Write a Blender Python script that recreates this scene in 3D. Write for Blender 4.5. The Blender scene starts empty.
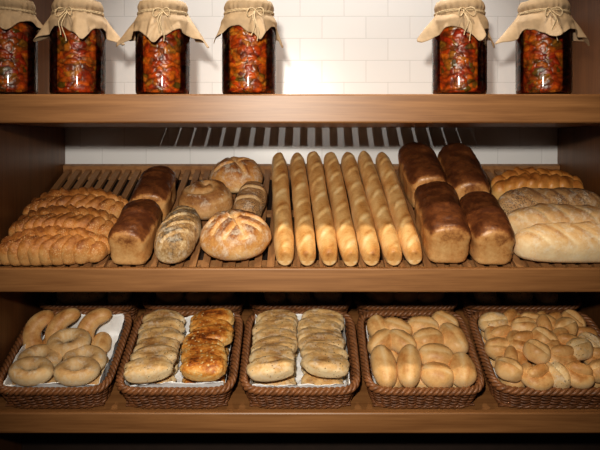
import bpy, math, random
import numpy as np
from mathutils import Vector, Matrix, noise
random.seed(4)
pi=math.pi
scene=bpy.context.scene
scene.view_settings.view_transform='Standard'
try: scene.view_settings.look='Medium High Contrast'
except Exception as ex: print('look',ex)
scene.view_settings.exposure=0.0

# ------------------------------------------------------------------ helpers
def T(x,y,z): return Matrix.Translation((x,y,z))
def R(a,ax): return Matrix.Rotation(math.radians(a),4,ax)
def S(x,y,z): return Matrix.Diagonal((x,y,z,1))
def nz(x,y,z): return noise.noise(Vector((x,y,z)))
def sgp(v,p): return math.copysign(abs(v)**p,v)
def sm(a,b,x):
    t=min(1,max(0,(x-a)/(b-a))); return t*t*(3-2*t)

class Acc:
    def __init__(s): s.v=[];s.f=[];s.t=[];s.m=[]
    def add(s,geo,M=None,mi=0):
        v,f,t=geo; o=len(s.v)
        if M is not None:
            A=np.array(M); V=np.asarray(v,dtype=float)
            V=V@A[:3,:3].T+A[:3,3]; v=V.tolist()
        s.v.extend(v); s.t.extend(t if t is not None else [0.5]*len(v))
        s.f.extend([[i+o for i in q] for q in f]); s.m.extend([mi]*len(f))
    def obj(s,name,mats,M=None,parent=None,smooth=True):
        me=bpy.data.meshes.new(name)
        me.from_pydata([tuple(p) for p in s.v],[],s.f)
        at=me.attributes.new('tone','FLOAT','POINT')
        at.data.foreach_set('value',s.t)
        for m in mats: me.materials.append(m)
        me.polygons.foreach_set('material_index',s.m)
        me.polygons.foreach_set('use_smooth',[smooth]*len(s.f))
        me.update()
        o=bpy.data.objects.new(name,me); scene.collection.objects.link(o)
        if parent: o.parent=parent
        if M is not None: o.matrix_world=M
        return o
def linked(o,M):
    n=bpy.data.objects.new(o.name.split('.')[0],o.data); scene.collection.objects.link(n); n.matrix_world=M; return n

def box(x0,x1,y0,y1,z0,z1):
    v=[(x,y,z) for x in (x0,x1) for y in (y0,y1) for z in (z0,z1)]
    f=[(0,1,3,2),(4,6,7,5),(0,4,5,1),(2,3,7,6),(0,2,6,4),(1,5,7,3)]
    return v,f,None
def boxobj(name,b,mat,parent=None,M=None,bev=0.002):
    a=Acc();a.add(box(*b)); o=a.obj(name,[mat],M,parent,smooth=False)
    if bev:
        m=o.modifiers.new('b','BEVEL'); m.width=bev; m.segments=2
    return o

# ------------------------------------------------------------------ materials
def newmat(name):
    m=bpy.data.materials.new(name); m.use_nodes=True
    nt=m.node_tree; b=nt.nodes['Principled BSDF']; return m,nt,b
def N(nt,t,**k):
    n=nt.nodes.new(t)
    for a,v in k.items(): setattr(n,a,v)
    return n
def ramp(nt,stops):
    r=N(nt,'ShaderNodeValToRGB'); e=r.color_ramp.elements
    while len(e)<len(stops): e.new(0.5)
    for i,(p,c) in enumerate(stops):
        e[i].position=p; e[i].color=(c[0],c[1],c[2],1) if not isinstance(c,(int,float)) else (c,c,c,1)
    return r
def mixc(nt,fac,a,b,mode='MIX'):
    m=N(nt,'ShaderNodeMix',data_type='RGBA',blend_type=mode)
    for s,v in ((m.inputs[0],fac),(m.inputs[6],a),(m.inputs[7],b)):
        if isinstance(v,(int,float)): s.default_value=v
        elif isinstance(v,tuple): s.default_value=(*v,1)
        else: nt.links.new(v,s)
    return m.outputs[2]
def mth(nt,op,a,b=0.0,clamp=False):
    m=N(nt,'ShaderNodeMath',operation=op,use_clamp=clamp)
    for s,v in ((m.inputs[0],a),(m.inputs[1],b)):
        if isinstance(v,(int,float)): s.default_value=v
        else: nt.links.new(v,s)
    return m.outputs[0]
def noi(nt,co,sc,det=4,ro=.55,dist=0):
    n=N(nt,'ShaderNodeTexNoise'); n.inputs['Scale'].default_value=sc; n.inputs['Detail'].default_value=det
    n.inputs['Roughness'].default_value=ro; n.inputs['Distortion'].default_value=dist
    nt.links.new(co,n.inputs['Vector']); return n.outputs[0]

def crust(name,stops,flour=0.0,seeds=None,rough=.55,bump=.35,var=.5,fcol=(.80,.70,.55)):
    """stops : colours from pale (tone 0) to baked (tone 1)"""
    m,nt,b=newmat(name); L=nt.links
    tc=N(nt,'ShaderNodeTexCoord'); co=tc.outputs['Object']
    at=N(nt,'ShaderNodeAttribute',attribute_name='tone')
    n1=noi(nt,co,22,5,.6); n2=noi(nt,co,140,4,.65)
    v=mth(nt,'MULTIPLY',mth(nt,'SUBTRACT',n1,.5),var*1.6)
    v2=mth(nt,'MULTIPLY',mth(nt,'SUBTRACT',n2,.5),var*.8)
    t=mth(nt,'ADD',mth(nt,'ADD',at.outputs['Fac'],v),v2,True)
    r=ramp(nt,stops); L.new(t,r.inputs[0]); col=r.outputs[0]
    rsock=mth(nt,'ADD',mth(nt,'MULTIPLY',n2,.3),rough-.15)
    if flour>0:
        fn=noi(nt,co,45,6,.7,.3)
        fr=ramp(nt,[(.62-flour*.35,0.0),(.8-flour*.25,1.0)]); L.new(fn,fr.inputs[0])
        fm=mth(nt,'MULTIPLY',fr.outputs[0],.75)
        col=mixc(nt,fm,col,fcol)
        rsock=mth(nt,'ADD',rsock,mth(nt,'MULTIPLY',fm,.35),True)
    if seeds:
        scol,ssc,sden=seeds
        vo=N(nt,'ShaderNodeTexVoronoi'); vo.inputs['Scale'].default_value=ssc; L.new(co,vo.inputs['Vector'])
        sr=ramp(nt,[(.0,1.0),(sden,1.0),(sden+.08,0.0)]); L.new(vo.outputs['Distance'],sr.inputs[0])
        mk=noi(nt,co,18,3); mr=ramp(nt,[(.40,0.0),(.55,1.0)]); L.new(mk,mr.inputs[0])
        col=mixc(nt,mth(nt,'MULTIPLY',sr.outputs[0],mr.outputs[0]),col,scol)
    L.new(col,b.inputs['Base Color'])
    L.new(rsock,b.inputs['Roughness'])
    bp=N(nt,'ShaderNodeBump'); bp.inputs['Strength'].default_value=bump; bp.inputs['Distance'].default_value=.004
    hs=mth(nt,'ADD',n1,mth(nt,'MULTIPLY',n2,.5)); L.new(hs,bp.inputs['Height']); L.new(bp.outputs[0],b.inputs['Normal'])
    return m

def wood(name,c0,c1,axis,rough=.4,sc=1.0):
    m,nt,b=newmat(name); L=nt.links
    tc=N(nt,'ShaderNodeTexCoord'); mp=N(nt,'ShaderNodeMapping'); L.new(tc.outputs['Object'],mp.inputs[0])
    s=[22*sc,22*sc,22*sc]; s[axis]=1.2*sc; mp.inputs['Scale'].default_value=s
    n1=noi(nt,mp.outputs[0],1.6,6,.6,.6)
    s2=[160,160,160]; s2[axis]=5; mp2=N(nt,'ShaderNodeMapping'); L.new(tc.outputs['Object'],mp2.inputs[0]); mp2.inputs['Scale'].default_value=s2
    n2=noi(nt,mp2.outputs[0],1.5,3,.5)
    f=mth(nt,'ADD',mth(nt,'MULTIPLY',n1,.75),mth(nt,'MULTIPLY',n2,.3))
    r=ramp(nt,[(.33,c0),(.68,c1)]); L.new(f,r.inputs[0]); L.new(r.outputs[0],b.inputs['Base Color'])
    b.inputs['Roughness'].default_value=rough
    bp=N(nt,'ShaderNodeBump'); bp.inputs['Strength'].default_value=.15; bp.inputs['Distance'].default_value=.001
    L.new(f,bp.inputs['Height']); L.new(bp.outputs[0],b.inputs['Normal']); return m
def plain(name,c,rough=.6,bumpsc=None,bs=.2,metal=0,lo=.8):
    m,nt,b=newmat(name); co=N(nt,'ShaderNodeTexCoord').outputs['Object']
    n=noi(nt,co,bumpsc or 30,4); r=ramp(nt,[(.3,tuple(x*lo for x in c)),(.7,tuple(min(1,x*1.1) for x in c))])
    nt.links.new(n,r.inputs[0]); nt.links.new(r.outputs[0],b.inputs['Base Color']); b.inputs['Roughness'].default_value=rough
    b.inputs['Metallic'].default_value=metal
    if bumpsc:
        bp=N(nt,'ShaderNodeBump'); bp.inputs['Strength'].default_value=bs; bp.inputs['Distance'].default_value=.003
        nt.links.new(n,bp.inputs['Height']); nt.links.new(bp.outputs[0],b.inputs['Normal'])
    return m

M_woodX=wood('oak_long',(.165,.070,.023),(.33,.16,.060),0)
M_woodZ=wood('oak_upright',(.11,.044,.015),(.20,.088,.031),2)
M_woodY=wood('rack_slat',(.24,.115,.05),(.40,.215,.095),1)
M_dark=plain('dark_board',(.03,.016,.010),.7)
M_floor=plain('floor_dark',(.02,.016,.013),.6)
M_ceil=plain('ceiling_paint',(.30,.28,.26),.9)

def tile_mat():
    m,nt,b=newmat('subway_tile'); L=nt.links
    tc=N(nt,'ShaderNodeTexCoord'); mp=N(nt,'ShaderNodeMapping'); L.new(tc.outputs['Object'],mp.inputs[0])
    mp.inputs['Rotation'].default_value=(math.radians(-90),0,0)
    br=N(nt,'ShaderNodeTexBrick'); L.new(mp.outputs[0],br.inputs['Vector'])
    br.inputs['Scale'].default_value=1; br.inputs['Brick Width'].default_value=.15; br.inputs['Row Height'].default_value=.075
    br.inputs['Mortar Size'].default_value=.0013; br.inputs['Mortar Smooth'].default_value=.3
    br.inputs['Color1'].default_value=(.73,.725,.72,1); br.inputs['Color2'].default_value=(.75,.745,.74,1); br.inputs['Mortar'].default_value=(.60,.595,.59,1)
    L.new(br.outputs[0],b.inputs['Base Color']); b.inputs['Roughness'].default_value=.25
    bp=N(nt,'ShaderNodeBump'); bp.inputs['Strength'].default_value=.3; bp.inputs['Distance'].default_value=.0015; bp.invert=True
    L.new(br.outputs[1],bp.inputs['Height']); L.new(bp.outputs[0],b.inputs['Normal']); return m
M_tile=tile_mat()

GOLD=[(0,(.74,.46,.18)),(.4,(.62,.29,.075)),(.75,(.38,.14,.03)),(1,(.18,.055,.014))]
M_bag=crust('baguette_crust',[(0,(.90,.70,.41)),(.35,(.82,.53,.23)),(.7,(.62,.31,.095)),(1,(.34,.13,.035))],rough=.48,var=.55,bump=.4)
M_tin=crust('tin_loaf_crust',[(0,(.72,.45,.20)),(.4,(.54,.27,.095)),(.7,(.215,.078,.025)),(1,(.095,.031,.012))],rough=.38,var=.8,bump=.4)
M_seed=crust('seeded_plait_crust',[(0,(.66,.37,.14)),(.4,(.52,.22,.055)),(.75,(.31,.11,.025)),(1,(.15,.048,.013))],seeds=((.68,.44,.21),230,.24),rough=.55,bump=.8,var=.9)
M_round=crust('farmhouse_crust',[(0,(.80,.60,.34)),(.4,(.60,.31,.10)),(.75,(.38,.15,.04)),(1,(.18,.065,.02))],flour=.42,rough=.55,var=.7,bump=.5)
M_plainr=crust('round_crust',[(0,(.72,.48,.25)),(.5,(.48,.25,.09)),(1,(.22,.085,.025))],flour=.22,rough=.5,var=.7,bump=.5)
M_poppy=crust('poppy_crust',[(0,(.68,.48,.26)),(.5,(.45,.25,.10)),(1,(.20,.09,.035))],seeds=((.05,.04,.035),300,.32),flour=.3,rough=.7,var=.6,bump=.6)
M_tiger=crust('rye_crust',[(0,(.78,.62,.38)),(.45,(.42,.25,.10)),(1,(.06,.038,.02))],flour=.35,rough=.65,var=1.4,bump=.6)
M_flour=crust('floured_crust',[(0,(.84,.67,.42)),(.5,(.72,.45,.20)),(1,(.42,.19,.06))],flour=.40,rough=.6,var=.6,bump=.5,fcol=(.86,.76,.58))
M_gold=crust('golden_crust',GOLD,rough=.45,var=.5,bump=.4)
M_roll=crust('roll_crust',[(0,(.84,.60,.33)),(.4,(.76,.46,.19)),(.75,(.54,.25,.075)),(1,(.30,.11,.026))],rough=.50,var=.65,bump=.3)
M_rollf=crust('bagel_crust',[(0,(.86,.68,.42)),(.5,(.74,.47,.21)),(1,(.40,.18,.06))],flour=.34,rough=.55,var=.6,fcol=(.86,.77,.60))
M_cheese=crust('savoury_roll_crust',[(0,(.88,.70,.43)),(.5,(.74,.47,.20)),(1,(.38,.18,.055))],seeds=((.16,.10,.04),120,.15),flour=.34,rough=.55,var=.8,bump=.6)
M_pizza=crust('pizza_roll_crust',[(0,(.86,.56,.22)),(.4,(.76,.34,.07)),(.75,(.48,.15,.024)),(1,(.18,.05,.013))],seeds=((.80,.60,.30),90,.24),rough=.42,var=1.2,bump=.9)
M_wick=plain('wicker',(.22,.088,.034),.5,60,.3,lo=.5)
M_wick2=plain('wicker_rim',(.28,.12,.048),.42,60,.3,lo=.6)
M_paperw=plain('parchment_paper',(.90,.90,.90),.7,25,.4,lo=.94)
M_kraft=plain('kraft_paper',(.47,.335,.205),.75,35,.5)
M_twine=plain('twine',(.62,.48,.30),.8,200,.5)

def jar_content():
    m,nt,b=newmat('pickled_peppers'); L=nt.links
    co=N(nt,'ShaderNodeTexCoord').outputs['Object']
    mp=N(nt,'ShaderNodeMapping'); L.new(co,mp.inputs[0]); mp.inputs['Scale'].default_value=(1,1,1.5)
    va=N(nt,'ShaderNodeVectorMath',operation='MULTIPLY_ADD'); cn=N(nt,'ShaderNodeTexNoise'); cn.inputs['Scale'].default_value=30; L.new(co,cn.inputs['Vector'])
    L.new(cn.outputs[1],va.inputs[0]); va.inputs[1].default_value=(.045,.045,.045); L.new(mp.outputs[0],va.inputs[2])
    vo=N(nt,'ShaderNodeTexVoronoi'); vo.inputs['Scale'].default_value=55; L.new(va.outputs[0],vo.inputs['Vector'])
    sep=N(nt,'ShaderNodeSeparateColor'); L.new(vo.outputs['Color'],sep.inputs[0])
    r=ramp(nt,[(0,(.44,.035,.006)),(.25,(.64,.10,.008)),(.5,(.74,.20,.014)),(.68,(.46,.05,.008)),(.80,(.17,.10,.010)),(.9,(.74,.26,.03)),(1,(.24,.03,.006))])
    L.new(sep.outputs[0],r.inputs[0])
    dr=ramp(nt,[(.3,1.0),(.85,.2)]); L.new(vo.outputs['Distance'],dr.inputs[0])
    c=mixc(nt,.8,r.outputs[0],dr.outputs[0],'MULTIPLY')
    n=noi(nt,co,90,3); nr=ramp(nt,[(.3,.40),(.6,1.0)]); L.new(n,nr.inputs[0]); c=mixc(nt,1.0,c,nr.outputs[0],'MULTIPLY')
    L.new(c,b.inputs['Base Color']); b.inputs['Roughness'].default_value=.35
    bp=N(nt,'ShaderNodeBump'); bp.inputs['Strength'].default_value=.7; bp.inputs['Distance'].default_value=.004; bp.invert=True
    L.new(vo.outputs['Distance'],bp.inputs['Height']); L.new(bp.outputs[0],b.inputs['Normal']); return m
M_pep=jar_content()
def glass():
    m=bpy.data.materials.new('jar_glass'); m.use_nodes=True; nt=m.node_tree; nt.nodes.clear(); L=nt.links
    o=N(nt,'ShaderNodeOutputMaterial'); mx=N(nt,'ShaderNodeMixShader'); tr=N(nt,'ShaderNodeBsdfTransparent'); gl=N(nt,'ShaderNodeBsdfGlossy')
    gl.inputs['Roughness'].default_value=.04; tr.inputs[0].default_value=(.97,.98,.97,1)
    fr=N(nt,'ShaderNodeFresnel'); fr.inputs[0].default_value=1.45
    L.new(fr.outputs[0],mx.inputs[0]); L.new(tr.outputs[0],mx.inputs[1]); L.new(gl.outputs[0],mx.inputs[2]); L.new(mx.outputs[0],o.inputs[0]); return m
M_glass=glass()

# ------------------------------------------------------------------ room
EYE=1.45
BACK=.62
boxobj('wall_back',(-2.6,2.6,BACK,BACK+.1,0,2.9),M_tile,bev=0)
boxobj('floor',(-2.6,2.6,-3.0,BACK+.1,-.05,0),M_floor,bev=0)
boxobj('ceiling',(-2.6,2.6,-3.0,BACK+.1,2.9,2.95),M_ceil,bev=0)

# ------------------------------------------------------------------ shelf unit
unit=bpy.data.objects.new('bakery_display_shelf',None); scene.collection.objects.link(unit)
XL,XR=-.80,.877
A_M=math.atan(.405); A_L=math.atan(.458)
MID=T(0,0,1.117)@Matrix.Rotation(A_M,4,'X')
LOW=T(0,0,.7165)@Matrix.Rotation(A_L,4,'X')
B=BACK-.002
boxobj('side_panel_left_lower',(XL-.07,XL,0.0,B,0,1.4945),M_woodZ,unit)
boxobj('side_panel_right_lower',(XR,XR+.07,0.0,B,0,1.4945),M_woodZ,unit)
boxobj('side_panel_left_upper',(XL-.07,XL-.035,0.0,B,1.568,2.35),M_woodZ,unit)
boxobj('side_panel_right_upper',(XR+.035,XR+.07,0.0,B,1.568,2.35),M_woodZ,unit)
SB=B-.022
boxobj('top_shelf',(XL-.07,XR+.07,-.002,SB,1.495,1.5675),M_woodX,unit,bev=.004)
a=Acc(); x=XL-.07+.01
while x<XR+.05:      # spacer comb between the shelf and the wall: light from above slips through it
    a.add(box(x,x+.022,SB,B,1.50,1.565)); x+=.048
a.obj('shelf_spacer_comb',[M_woodX],None,unit,smooth=False)
boxobj('middle_front_rail',(XL-.001,XR+.001,-.004,.02,1.0725,1.1325),M_woodX,unit,bev=.004)
boxobj('lower_front_rail',(XL-.001,XR+.001,-.004,.02,.72,.7725),M_woodX,unit,bev=.004)
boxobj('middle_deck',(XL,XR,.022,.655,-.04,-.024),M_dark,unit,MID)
boxobj('lower_deck',(XL,XR,.024,.672,-.014,-.002),M_woodX,unit,LOW)
boxobj('kick_panel',(XL,XR,.25,.27,0,.70),M_dark,unit)
# slatted rack
a=Acc()
x=XL+.012
while x<XR-.015:
    a.add(box(x,x+.019,.024,.635,-.012,-.001)); x+=.0335
for t in (.06,.34,.60): a.add(box(XL+.004,XR-.004,t,t+.025,-.0235,-.0125))
a.add(box(XL+.002,XR-.002,.637,.655,-.02,.010))
o=a.obj('slatted_rack',[M_woodY],MID,unit,smooth=False)

# ------------------------------------------------------------------ bread generators
def body(L,W,H,pe=2.4,ne=2.3,zb=.38,nu=44,nv=40,disp=None,tone=None,seed=0,wob=.05,bend=0,zp=.75,nb=None):
    """loaf shape; long axis Y, base at z=0. disp(c,a)->rel. radial ; tone(c,a,up)->tone"""
    V=[];F=[];TN=[]
    for i in range(nu+1):
        c=-math.cos(pi*i/nu)
        e=max(0,(1-abs(c)**pe))**(1/pe)
        ring=1 if i in (0,nu) else nv
        for j in range(ring):
            an=2*pi*j/nv
            q=ne if (math.sin(an)>0 or nb is None) else nb
            cx=sgp(math.cos(an),2/q); cz=sgp(math.sin(an),2/q)
            d=1+(disp(c,an) if disp else 0)
            d+=wob*nz(c*1.8+seed,math.cos(an)*1.1,math.sin(an)*1.1+seed*3)+wob*.35*nz(c*7+seed,math.cos(an)*4,math.sin(an)*4)
            hz=H*(1-zb) if cz>0 else H*zb
            X=W/2*cx*e*d+bend*c*c
            Z=H*zb+hz*cz*(e**zp)*(d if cz>0 else 1)
            V.append((X,L/2*c,max(Z,0.0005)))
            up=cz*e
            TN.append(tone(c,an,up) if tone else .25+.45*up)
    def idx(i,j):
        if i==0: return 0
        if i==nu: return 1+(nu-1)*nv
        return 1+(i-1)*nv+j%nv
    for i in range(nu):
        for j in range(nv):
            q=[idx(i,j),idx(i,j+1),idx(i+1,j+1),idx(i+1,j)]
            qq=[]
            for k in q:
                if k not in qq: qq.append(k)
            F.append(qq[::-1])
    return V,F,TN
def top(an):
    d=an-pi/2
    return (d+pi)%(2*pi)-pi

def baguette(L,W,H,seed):
    def ph(c,an):
        t=top(an); return ((c*3.1+t*.28+seed*.37)%1.0), t
    def disp(c,an):
        p,t=ph(c,an)
        if abs(t)>1.0 or abs(c)>.95: return 0
        w=sm(1.0,.55,abs(t))
        return w*(-.08*math.exp(-((p-.12)/.04)**2)+.05*math.exp(-((p-.24)/.07)**2))
    def tone(c,an,up):
        p,t=ph(c,an); b=.20+.36*max(0,up)+.3*max(0,abs(c)-.9)/.1
        if up<0: b=.15
        w=sm(.9,.4,abs(t))*(abs(c)<.95)
        return b-w*.22*math.exp(-((p-.2)/.12)**2)+w*.20*math.exp(-((p-.42)/.06)**2)+.25*nz(c*4+seed*5,t,0)
    return body(L,W,H,pe=6.5,ne=2.1,zb=.4,nu=120,nv=32,disp=disp,tone=tone,seed=seed,wob=.13,zp=.6)
def tin(L,W,H,seed):
    def disp(c,an):
        z=math.sin(an)
        return .085*sm(-.02,.22,z)*sm(1.0,.25,z)+.012*math.sin(z*22)*(1 if z<.2 else 0)
    def tone(c,an,up):
        z=math.sin(an)
        s=sm(.15,.50,z+.14*nz(c*3+seed,an,2))
        endp=sm(.985,.88,abs(c))
        return .08+.20*sm(-.8,.1,z)+.64*s*endp+.24*sm(.3,.7,z)*(1-endp)
    return body(L,W,H,pe=6,ne=2.6,nb=5,zb=.50,nu=60,nv=60,disp=disp,tone=tone,seed=seed,wob=.10,zp=.8)
def oval(L,W,H,seed,slash=4,depth=.10,ang=.5,flourt=.0):
    def ph(c,an):
        t=top(an); return ((c*slash/2+t*ang+seed*.31)%1.0), t
    def disp(c,an):
        p,t=ph(c,an); w=sm(1.2,.6,abs(t))*sm(.95,.8,abs(c))
        return w*(-depth*math.exp(-((p-.15)/.06)**2)+depth*.5*math.exp(-((p-.33)/.1)**2))
    def tone(c,an,up):
        p,t=ph(c,an); w=sm(1.2,.6,abs(t))*sm(.95,.8,abs(c))
        return .25+.45*max(0,up)-w*.45*math.exp(-((p-.2)/.12)**2)+w*.35*math.exp(-((p-.42)/.1)**2)-flourt
    return body(L,W,H,pe=2.8,ne=2.3,zb=.36,nu=72,nv=44,disp=disp,tone=tone,seed=seed,wob=.09)
def rnd(D,H,seed,pattern='cross',n=44):
    V=[];F=[];TN=[];nr=30;na=64
    V.append((0,0,0.0005));TN.append(.2)
    prof=[]
    for i in range(1,nr+1):
        u=i/nr; th=-pi/2+pi*u
        prof.append((max(0,math.cos(th))**.75,math.sin(th)))
    for i,(r,z) in enumerate(prof[:-1]):
        for j in range(na):
            an=2*pi*j/na; x=r*math.cos(an); y=r*math.sin(an)
            k=1+.05*nz(x*1.5+seed,y*1.5,z)+.02*nz(x*6+seed,y*6,z*4)
            d=0;t=.3+.45*max(0,z)
            if z>-.1:
                if pattern=='cross': q=min(abs(x+.15*y),abs(y-.1*x)); q=q if r<.85 else 1
                elif pattern=='leaf':
                    q=min(abs(x),abs(((y*2.0+abs(x)*1.3)%1)-.5)*.45) if r<.85 else 1
                elif pattern=='swirl': q=abs(((r*1.6+an/(2*pi))%1)-.5)*.4 if r<.9 else 1
                else: q=1
                d=-.15*math.exp(-(q/.045)**2)+.06*math.exp(-((q-.13)/.05)**2)
                t+=-.45*math.exp(-(q/.09)**2)+.3*math.exp(-((q-.16)/.05)**2)
            zz=H*.36+(H*.64 if z>0 else H*.36)*z*(1+(d if z>0 else 0))
            V.append((D/2*x*k,D/2*y*k,max(zz*k if z>0 else zz,.0005))); TN.append(t)
    V.append((0,0,H*(.94)));TN.append(.3 if pattern!='none' else .75)
    for j in range(na): F.append((0,1+(j+1)%na,1+j))
    for i in range(nr-2):
        for j in range(na):
            a_=1+i*na+j;b_=1+i*na+(j+1)%na; F.append((a_,b_,b_+na,a_+na))
    l=len(V)-1;o=1+(nr-2)*na
    for j in range(na): F.append((o+j,o+(j+1)%na,l))
    return V,F,TN
def lumps(L,W,H,n,seed):
    """plaited loaf, long axis X"""
    A=Acc()
    for i in range(n):
        u=(i+.5)/n*2-1
        k=(1-abs(u)**3*.40)
        for sgn in (-1,1):
            g=body(W*.76*k,L/n*1.65,H*k*.97,pe=2.1,ne=2.1,zb=.4,nu=18,nv=18,seed=seed+i*2.3+sgn,wob=.17,
                   tone=lambda c,an,up:-.05+.85*max(0,up)**1.2)
            A.add(g,T(u*L*.46+(L/n*.25 if sgn>0 else 0),sgn*W*.17*k,0)@R(sgn*42,'Z')@R(-sgn*6,'X'))
    return A.v,A.f,A.t
def bun(L,W,H,seed,crease=True,cd=.16):
    def disp(c,an):
        t=top(an)
        return (-cd*math.exp(-(t/.13)**2)*sm(.95,.6,abs(c)) if crease else 0)
    def tone(c,an,up):
        t=top(an); b=.15+.55*max(0,up)**1.5+.2*nz(c*2+seed,an,0)
        return b-(.45*math.exp(-(t/.2)**2)*sm(.95,.6,abs(c)) if crease else 0)
    return body(L,W,H,pe=2.2,ne=2.1,zb=.38,nu=24,nv=28,disp=disp,tone=tone,seed=seed,wob=.10)
def knot(Rr,r,seed):
    A=Acc(); A.add(arc_bun(Rr,r,20,320,seed)); A.add(body(Rr*2.5,r*1.9,r*2.5,seed=seed,nu=18,nv=18,tone=lambda c,an,up:.2+.5*max(0,up)),R(35,'Z')@T(0,0,.004))
    return A.v,A.f,A.t
def flat(L,W,H,seed):
    """flat filled roll: L wide along X, W deep along Y, with a shallow filled dip on top"""
    return body(W,L,H,pe=2.4,ne=2.5,zb=.42,nu=26,nv=40,seed=seed,wob=.14,
           disp=lambda c,an:-.16*math.exp(-((top(an))/.4)**2-(c/.42)**2)+.06*nz(c*6+seed,math.cos(an)*5,math.sin(an)*5),
           tone=lambda c,an,up:.0+.75*max(0,up)**1.3+.40*nz(c*5+seed,an*2,0))
def arc_bun(Rr,r,a0,a1,seed):
    full=(a1-a0)>=360
    n=36;k=18;V=[];F=[];TN=[]
    for i in range(n if full else n+1):
        u=i/n; a_=math.radians(a0+(a1-a0)*u); e=1 if full else max(.02,(1-abs(2*u-1)**5))**.5
        rr=r*e*(1+.08*nz(math.cos(a_)*1.5+seed,math.sin(a_)*1.5,0))
        for j in range(k):
            b_=2*pi*j/k
            V.append(((Rr+rr*math.cos(b_))*math.cos(a_),(Rr+rr*math.cos(b_))*math.sin(a_),r+rr*math.sin(b_)*.95))
            TN.append(.05+.6*max(0,math.sin(b_))+.25*nz(math.cos(a_)*3+seed,math.sin(a_)*3,b_))
    for i in range(n):
        i2=(i+1)%n if full else i+1
        for j in range(k): F.append((i*k+j,i2*k+j,i2*k+(j+1)%k,i*k+(j+1)%k))
    if not full: F.append(list(range(k)));F.append(list(range(n*k,n*k+k))[::-1])
    return V,F,TN

def put(name,geo,mat,x,y,rot=0,z=0,M=MID,tilt=0,ca=math.cos(A_M)):
    A=Acc();A.add(geo)
    return A.obj(name,[mat],M@T(x,y/ca,z+.0005)@R(rot,'Z')@R(tilt,'X'))

# ---- middle shelf
put('plaited_seeded_loaf',lumps(.285,.112,.078,10,1),M_seed,-.640,.070,2)
put('plaited_seeded_loaf',lumps(.285,.112,.084,10,5),M_seed,-.640,.168,-1)
put('plaited_seeded_loaf',lumps(.285,.112,.088,10,9),M_seed,-.640,.266,1)
put('tin_loaf',tin(.195,.100,.110,1),M_tin,-.431,.112,-2)
put('tin_loaf',tin(.20,.102,.108,2),M_tin,-.426,.318,1)
put('rye_loaf',oval(.215,.104,.092,3,slash=5,ang=.9,depth=.08),M_tiger,-.322,.118,-4)
put('farmhouse_round_loaf',rnd(.184,.100,2,'leaf'),M_round,-.170,.106,25)
put('farmhouse_round_loaf',rnd(.172,.090,5,'cross'),M_round,-.200,.460,20)
put('round_loaf',rnd(.162,.092,8,'swirl'),M_plainr,-.276,.300,0)
put('poppy_seed_loaf',oval(.18,.090,.082,6,slash=3,ang=.2),M_poppy,-.146,.290,-8)
for i,(xb,xt) in enumerate([(-.038,-.070),(.018,-.010),(.073,.046),(.128,.100),(.182,.158),(.236,.214),(.290,.272)]):
    yc=.303+random.uniform(-.005,.003); L_=.61+random.uniform(-.012,.004)
    xc=(xb+xt)/2; rot=math.degrees(math.atan2(-(xt-xb),.56))+random.uniform(-.3,.3)
    put('baguette',baguette(L_,.052,.057,i*1.7+.3),M_bag,xc,yc+.001,rot,z=.0095,tilt=1.6)
put('tin_loaf',tin(.275,.112,.126,11),M_tin,.378,.153,-1)
put('tin_loaf',tin(.27,.114,.126,12),M_tin,.374,.425,1)
put('tin_loaf',tin(.235,.106,.114,13),M_tin,.493,.130,-2)
put('tin_loaf',tin(.30,.112,.126,14),M_tin,.496,.405,-2)
put('floured_bloomer_loaf',oval(.32,.108,.092,4,slash=5,ang=.7,depth=.10,flourt=.15),M_flour,.711,.071,91)
put('floured_bloomer_loaf',oval(.31,.098,.090,9,slash=5,ang=.7,depth=.11,flourt=.03),M_flour,.716,.173,89)
put('poppy_seed_loaf',oval(.30,.098,.088,14,slash=6,ang=.8),M_poppy,.720,.274,90)
put('plaited_loaf',lumps(.275,.112,.092,8,21),M_gold,.722,.39,0)

# ------------------------------------------------------------------ baskets
def rrect(hx,hy,n,p=7):
    t=np.linspace(0,2*pi,2001)
    x=hx*np.sign(np.cos(t))*np.abs(np.cos(t))**(2/p); y=hy*np.sign(np.sin(t))*np.abs(np.sin(t))**(2/p)
    d=np.r_[0,np.cumsum(np.hypot(np.diff(x),np.diff(y)))]; s=np.linspace(0,d[-1],n,endpoint=False)
    P=np.c_[np.interp(s,d,x),np.interp(s,d,y)]
    tg=np.roll(P,-1,0)-np.roll(P,1,0); tg/=np.linalg.norm(tg,axis=1)[:,None]
    return P,np.c_[tg[:,1],-tg[:,0]]
def tube(P,r,k=6,closed=True,up=(0,0,1)):
    P=np.asarray(P,float); n=len(P)
    if closed: tg=np.roll(P,-1,0)-np.roll(P,1,0)
    else: tg=np.gradient(P,axis=0)
    tg/=np.linalg.norm(tg,axis=1)[:,None]+1e-9
    sd=np.cross(tg,np.array(up,float)); sd/=np.linalg.norm(sd,axis=1)[:,None]+1e-9; u2=np.cross(sd,tg)
    an=np.arange(k)*2*pi/k
    V=(P[:,None,:]+r*(np.cos(an)[None,:,None]*sd[:,None,:]+np.sin(an)[None,:,None]*u2[:,None,:])).reshape(-1,3).tolist()
    F=[]
    for i in range(n if closed else n-1):
        i2=(i+1)%n
        for j in range(k): F.append((i*k+j,i2*k+j,i2*k+(j+1)%k,i*k+(j+1)%k))
    if not closed: F.append(list(range(k))[::-1]); F.append(list(range((n-1)*k,n*k)))
    return V,F,None
BH=.073
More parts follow.
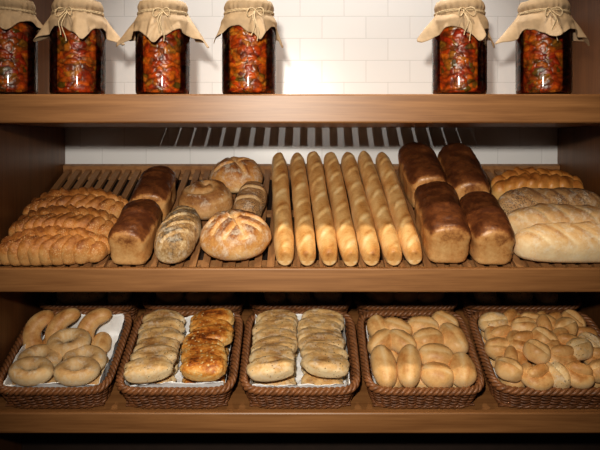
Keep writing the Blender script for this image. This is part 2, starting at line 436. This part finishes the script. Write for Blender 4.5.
def basket_geo():
    A=Acc(); hx0,hy0,hx1,hy1=.134,.140,.149,.155
    ns=48; lv=11
    for l in range(lv):
        f=l/(lv-1); z=.004+f*(BH-.012)
        P,n=rrect(hx0+(hx1-hx0)*f,hy0+(hy1-hy0)*f,240)
        s=np.arange(240)/240
        w=.0042*np.sin(pi*ns*s+l*pi)
        Q=P+n*w[:,None]; A.add(tube(np.c_[Q,np.full(240,z)+.0008*np.sin(40*s*pi+l)],.0036,5))
    P0,_=rrect(hx0,hy0,ns); P1,_=rrect(hx1,hy1,ns)
    for i in range(ns):
        A.add(tube([(P0[i][0],P0[i][1],.001),(P1[i][0],P1[i][1],BH-.004)],.0026,5,False,(0,1,.01)))
    P,n=rrect(hx1,hy1,480); s=np.arange(480)/480
    for k in range(3):
        ph=2*pi*26*s+k*2*pi/3
        Q=P+n*(.0062*np.cos(ph))[:,None]; A.add(tube(np.c_[Q,BH-.003+.0055*np.sin(ph)],.0054,6),mi=1)
    P,n=rrect(hx0,hy0,480)
    for k in range(2):
        ph=2*pi*30*s+k*pi
        Q=P+n*(.0028*np.cos(ph)+.002)[:,None]; A.add(tube(np.c_[Q,.007+.0028*np.sin(ph)],.0038,6),mi=1)
    for i in range(34):
        y=-hy0+ (i+.5)*2*hy0/34; xx=np.linspace(-hx0+.001,hx0-.001,60)
        A.add(tube(np.c_[xx,np.full(60,y),.005+.0015*np.sin(xx*160+i*pi)],.0032,5,False))
    return A
bk=basket_geo()
TC=.227
baskets=[(-.642,.97),(-.3235,1.0),(0,1.0),(.323,1.0),(.673,1.16)]
BM=[LOW@T(x,TC,0) for x,_ in baskets]
first=None
for (x,sx),m in zip(baskets,BM):
    if first is None: first=bk.obj('wicker_basket',[M_wick,M_wick2],m@S(sx,1,1))
    else: linked(first,m@S(sx,1,1))
back=[]
for (x,sx) in baskets:
    m=LOW@T(x,TC+.290,0); back.append(m); linked(first,m@S(sx,.72,1))

def liner(seed,hx=.128,hy=.133,rise=.062,ext=.055,z0=.012):
    n=56;V=[];F=[]
    for i in range(n+1):
        for j in range(n+1):
            u=(i/n*2-1);v=(j/n*2-1)
            x=u*(hx+ext);y=v*(hy+ext)
            ox=max(0,abs(x)-hx*.97);oy=max(0,abs(y)-hy*.97)
            o_=max(ox,oy)
            kk=nz(u*1.7+seed,v*1.7,seed)
            z=z0+min(o_*1.35*(1+.4*kk),rise+.022*kk)+ .006*nz(u*5+seed,v*5,0)+.003*nz(u*13,v*13,seed)
            x=math.copysign(min(abs(x),hx*.97+ox*.10),x)+.003*nz(u*6,v*6,seed+4); y=math.copysign(min(abs(y),hy*.97+oy*.10),y)+.003*nz(u*6,v*6,seed+9)
            V.append((x,y,z))
    for i in range(n):
        for j in range(n):
            a_=i*(n+1)+j; F.append((a_,a_+n+1,a_+n+2,a_+1))
    return V,F,None
for k in (0,1,2):
    A=Acc();A.add(liner(k*3.1+1,hx=.128*baskets[k][1],rise=.060)); A.obj('paper_liner',[M_paperw],BM[k])
for k in (3,4):
    A=Acc();A.add(liner(k*3.1+1,hx=.128*baskets[k][1],rise=.03,ext=.03)); A.obj('paper_liner',[M_paperw],BM[k])

# basket 1 : crescent rolls + bagels
A=Acc()
for (x,y,rz,s) in [(-.080,.082,20,1.2),(-.012,.084,8,1.25),(.074,.086,-5,1.2)]:
    A.add(arc_bun(.045*s,.0255,75,290,x*30),T(x+.008,y,.044)@R(rz,'Z')@R(40,'X'))
for (x,y) in [(-.07,.06),(.0,.06),(.07,.06)]: A.add(bun(.09,.06,.045,x*40),T(x,y,.014))
A.obj('crescent_rolls',[M_roll],BM[0])
A=Acc()
for (x,y,z,t,rz) in [(-.062,-.025,.014,0,0),(.060,-.025,.014,0,0),(.060,-.092,.014,0,0),(-.062,-.092,.014,0,0),
                  (-.060,-.040,.052,3,5),(-.062,-.098,.062,0,-6),(.062,-.042,.052,3,-8),(.058,-.098,.062,0,6),(.004,.010,.066,6,10)]:
    A.add(arc_bun(.0375,.0225,0,360,x*50+y*31+z*9),T(x,y,z)@R(t,'X')@R(rz,'Z')@S(1.0,.74,1.0))
A.obj('bagels',[M_rollf],BM[0])
def column(xc,seed,y0=.104,st=.0415,n=6,z0=.056):
    A=Acc(); rg=random.Random(seed)
    for i in range(4):
        A.add(flat(.112,.070,.042,seed+i*7),T(xc,-.085+i*.058,.014))
    for i in range(n):
        y=y0-i*st
        # alternating a touch higher/lower so each roll reads on its own
        A.add(flat(.124+rg.uniform(-.006,.006),.070+rg.uniform(-.003,.004),.050,seed+i*3.3),
              T(xc+rg.uniform(-.007,.007),y,z0+rg.uniform(0,.005)+.003*i)@R(rg.uniform(-3,5),'X')@R(rg.uniform(-13,13),'Z')@R(rg.uniform(-5,5),'Y'))
    return A
column(-.067,3).obj('savoury_rolls',[M_cheese],BM[1])
column(.067,11,z0=.060).obj('pizza_rolls',[M_pizza],BM[1])
column(-.067,21).obj('savoury_rolls',[M_cheese],BM[2])
column(.060,34,st=.038).obj('savoury_rolls',[M_cheese],BM[2])
# basket 4
A=Acc()
for lay in range(2):
    for ix in range(3):
        for iy in range(3): A.add(bun(.085,.075,.045,ix*3+iy+lay),T(-.082+ix*.082,-.085+iy*.085,.014+lay*.02)@R(ix*40+iy*25,'Z'))
for (x,y,L_,W_,rz,z) in [(-.102,-.078,.120,.068,6,.068),(-.036,-.082,.122,.066,-8,.072),(.034,-.106,.088,.070,74,.060),(.102,-.088,.098,.076,-4,.062),(.040,-.050,.094,.072,82,.074),
                  (.100,.018,.104,.072,24,.072),(.030,.012,.090,.072,98,.074),(-.044,.004,.090,.064,50,.074),(-.098,.012,.088,.064,-50,.068),(-.050,.064,.092,.068,65,.068),(.026,.072,.094,.070,80,.068),(-.098,.076,.084,.066,20,.062),(.092,.090,.084,.066,50,.066)]:
    A.add(bun(L_,W_,.058,x*60+y*20,True,.12),T(x,y,z-.004)@R(8+(x*100%9),'X')@R(rz,'Z'))
A.obj('bread_rolls',[M_roll],BM[3])
# basket 5
A=Acc(); A2=Acc(); rg=random.Random(8)
for lay in range(2):
    for ix in range(4):
        for iy in range(3): A.add(bun(.085,.07,.045,ix*3+iy+lay),T(-.110+ix*.074,-.09+iy*.085,.014+lay*.022)@R(ix*40+iy*25,'Z'))
k=0
for iy in range(5):
    for ix in range(5):
        x=-.120+ix*.060+rg.uniform(-.008,.008)+(.012 if iy%2 else -.006); y=-.108+iy*.052+rg.uniform(-.006,.006)
        if k%2==1: g=knot(.027,.019,k*1.3)
        else: g=bun(.080+rg.uniform(-.008,.006),.062,.054,k*2.7,True,.30)
        (A2 if k%6==2 else A).add(g,T(min(.128,max(-.128,x)),y,.060+rg.uniform(0,.014)+(.022 if (ix in (1,2,3) and iy in (1,2,3)) else 0))@R(rg.uniform(0,24),'X')@R(rg.uniform(20,150),'Z')); k+=1
A.obj('knotted_bread_rolls',[M_roll],BM[4]); A2.obj('seeded_rolls',[M_cheese],BM[4])
for bi,m in enumerate(back):
    A=Acc();rg=random.Random(50+bi); sx=baskets[bi][1]
    for lay in range(2):
        for ix in range(3):
            for iy in range(2):
                A.add(bun(.09,.07,.05,ix*3+iy+bi,True),T((-.08+ix*.08)*sx+rg.uniform(-.01,.01),-.045+iy*.085,.012+lay*.038)@R(rg.uniform(0,180),'Z'))
    A.obj('bread_rolls',[M_roll if bi%2 else M_cheese],m)

# ------------------------------------------------------------------ jars
def lathe(prof,n=56):
    V=[];F=[]
    for r,z in prof:
        for j in range(n): V.append((r*math.cos(2*pi*j/n),r*math.sin(2*pi*j/n),z))
    for i in range(len(prof)-1):
        for j in range(n):
            a_=i*n+j;b_=i*n+(j+1)%n; F.append((a_,b_,b_+n,a_+n))
    F.append([j for j in range(n)][::-1]); o=(len(prof)-1)*n; F.append([o+j for j in range(n)])
    return V,F,None
def paper(seed,rot,Rl=.0605,Hh=.248,half=.150,base=20):
    nr=46;na=180;V=[(0,0,Hh)];F=[]
    tie=.030
    for i in range(1,nr+1):
        for j in range(na):
            an=2*pi*j/na; ca,sa=abs(math.cos(an+rot)),abs(math.sin(an+rot))
            mxr=min(half/max(ca,sa),half*1.36)
            rho=mxr*i/nr
            corner=sm(.80,1.0,abs(math.sin(2*(an+rot))))
            w=nz(math.cos(an)*2+seed,math.sin(an)*2,0)
            fine=math.sin(an*22+4*w+seed)
            pl=nz(math.cos(an)*3.2+seed,math.sin(an)*3.2,2)*1.8
            if rho<Rl:
                r=rho; z=Hh+.003*nz(rho*60*math.cos(an)+seed,rho*60*math.sin(an),1)+.003*(1-rho/Rl)
            else:
                s=rho-Rl
                if s<tie:
                    q=s/tie; r=Rl+.005*math.sin(q*pi)+.0016*fine*q; z=Hh-s*.95-.001
                    r=max(r,.0605)
                else:
                    q=s-tie
                    ang=math.radians(base+18*corner+9*pl)
                    r=Rl+.0015+q*math.sin(ang)+fine*.0018*math.exp(-q/.04)+pl*.03*q
                    z=Hh-tie*.95-q*math.cos(ang)+.004*nz(math.cos(an)*4+seed,math.sin(an)*4,q*30)
                    r=max(r,(.0620+.0125*sm(0,.03,q)))
            V.append((r*math.cos(an),r*math.sin(an),z))
    for j in range(na): F.append((0,1+j,1+(j+1)%na))
    for i in range(nr-1):
        for j in range(na):
            a_=1+i*na+j;b_=1+i*na+(j+1)%na; F.append((a_,a_+na,b_+na,b_))
    return V,F,None
GP=[(.055,.0005),(.066,.002),(.0705,.010),(.0710,.02),(.0710,.165),(.069,.182),(.063,.196),(.0565,.204),(.0565,.214)]
CP=[(.05,.006),(.064,.007),(.0675,.014),(.068,.02),(.068,.160),(.066,.178),(.060,.190),(.050,.192)]
LP=[(.057,.212),(.0592,.214),(.0592,.243),(.057,.245)]
jars=[(-.762,.080,.5),(-.588,.10,.40),(-.364,.105,.80),(-.135,.10,.45),(.422,.10,.50),(.645,.10,.85)]
for k,(x,y,sd) in enumerate(jars):
    e=bpy.data.objects.new('preserve_jar',None); scene.collection.objects.link(e); e.location=(x,y,1.568)
    def ch(nm,geo,mat):
        A=Acc();A.add(geo);o=A.obj(nm,[mat]);o.parent=e;return o
    ch('glass_body',lathe(GP),M_glass)
    o=ch('pickled_vegetables',lathe(CP),M_pep); o.rotation_euler=(0,0,k*1.1)
    ch('lid',lathe(LP),M_twine)
    half=[.122,.136,.146,.134,.138,.142][k]
    o=ch('paper_cover',paper(k*3.7+.2,sd,half=half,base=[16,12,18,10,12,17][k]),M_kraft)
    md=o.modifiers.new('s','SOLIDIFY'); md.thickness=.0006
    A=Acc()
    for q in range(2):
        an=np.linspace(0,2*pi,60,endpoint=False)
        A.add(tube(np.c_[.0655*np.cos(an),.0655*np.sin(an),.2160+.0025*q+.001*np.sin(3*an+q)],.0017,6))
    rg=random.Random(k+3); a0=-pi/2+rg.uniform(-.3,.5)
    px,py=.066*math.cos(a0),.066*math.sin(a0)
    for (dx,dz,lp) in [(.022,-.012,1),(-.020,-.014,1),(.008,-.085,0),(-.006,-.07,0)]:
        u=np.linspace(0,1,24)
        if lp: X=px+dx*np.sin(u*pi)*1.0+.0*u; Z=.217+dz*np.sin(u*pi)+.010*np.sin(u*2*pi)*np.sign(dx); Y=py-.006-.02*np.sin(u*pi)
        else: X=px+dx*u+.004*np.sin(u*7+k); Z=.217+dz*u; Y=py-.004-.034*np.sin(np.minimum(u*1.6,1)*pi/2)
        A.add(tube(np.c_[X,Y,Z],.0015,5,False,(.3,1,.2)))
    o=A.obj('twine',[M_twine]); o.parent=e

# ------------------------------------------------------------------ lights
def spot(name,loc,tgt,en,col,ang,blend=.8,rad=.03):
    l=bpy.data.lights.new(name,'SPOT'); l.energy=en; l.color=col; l.spot_size=math.radians(ang); l.spot_blend=blend; l.shadow_soft_size=rad
    o=bpy.data.objects.new(name,l); scene.collection.objects.link(o); o.location=loc
    o.rotation_euler=(Vector(tgt)-Vector(loc)).to_track_quat('-Z','Y').to_euler(); return o
spot('camera_flash',(-.10,-1.75,1.70),(.02,.1,1.30),134,(1,.93,.83),68,1.0,.04)
spot('ceiling_downlight',(-.45,-.55,2.86),(-.30,.16,1.15),46,(1,.85,.66),52,1.0,.05)
spot('ceiling_downlight',(.45,-.55,2.86),(.35,.16,1.15),46,(1,.85,.66),52,1.0,.05)
spot('wall_washer',(.05,.36,2.86),(.05,.55,1.5),80,(1,.96,.90),84,.6,.012)
w=bpy.data.worlds.new('World'); scene.world=w; w.use_nodes=True
w.node_tree.nodes['Background'].inputs[0].default_value=(.9,.8,.7,1); w.node_tree.nodes['Background'].inputs[1].default_value=.02

# ------------------------------------------------------------------ camera
c=bpy.data.cameras.new('camera'); cam=bpy.data.objects.new('camera',c); scene.collection.objects.link(cam)
cam.location=(0,-1.7,EYE); cam.rotation_euler=(pi/2,0,0)
c.sensor_width=36; c.lens=36*680/600; c.shift_y=-.14; c.clip_start=.05
scene.camera=cam
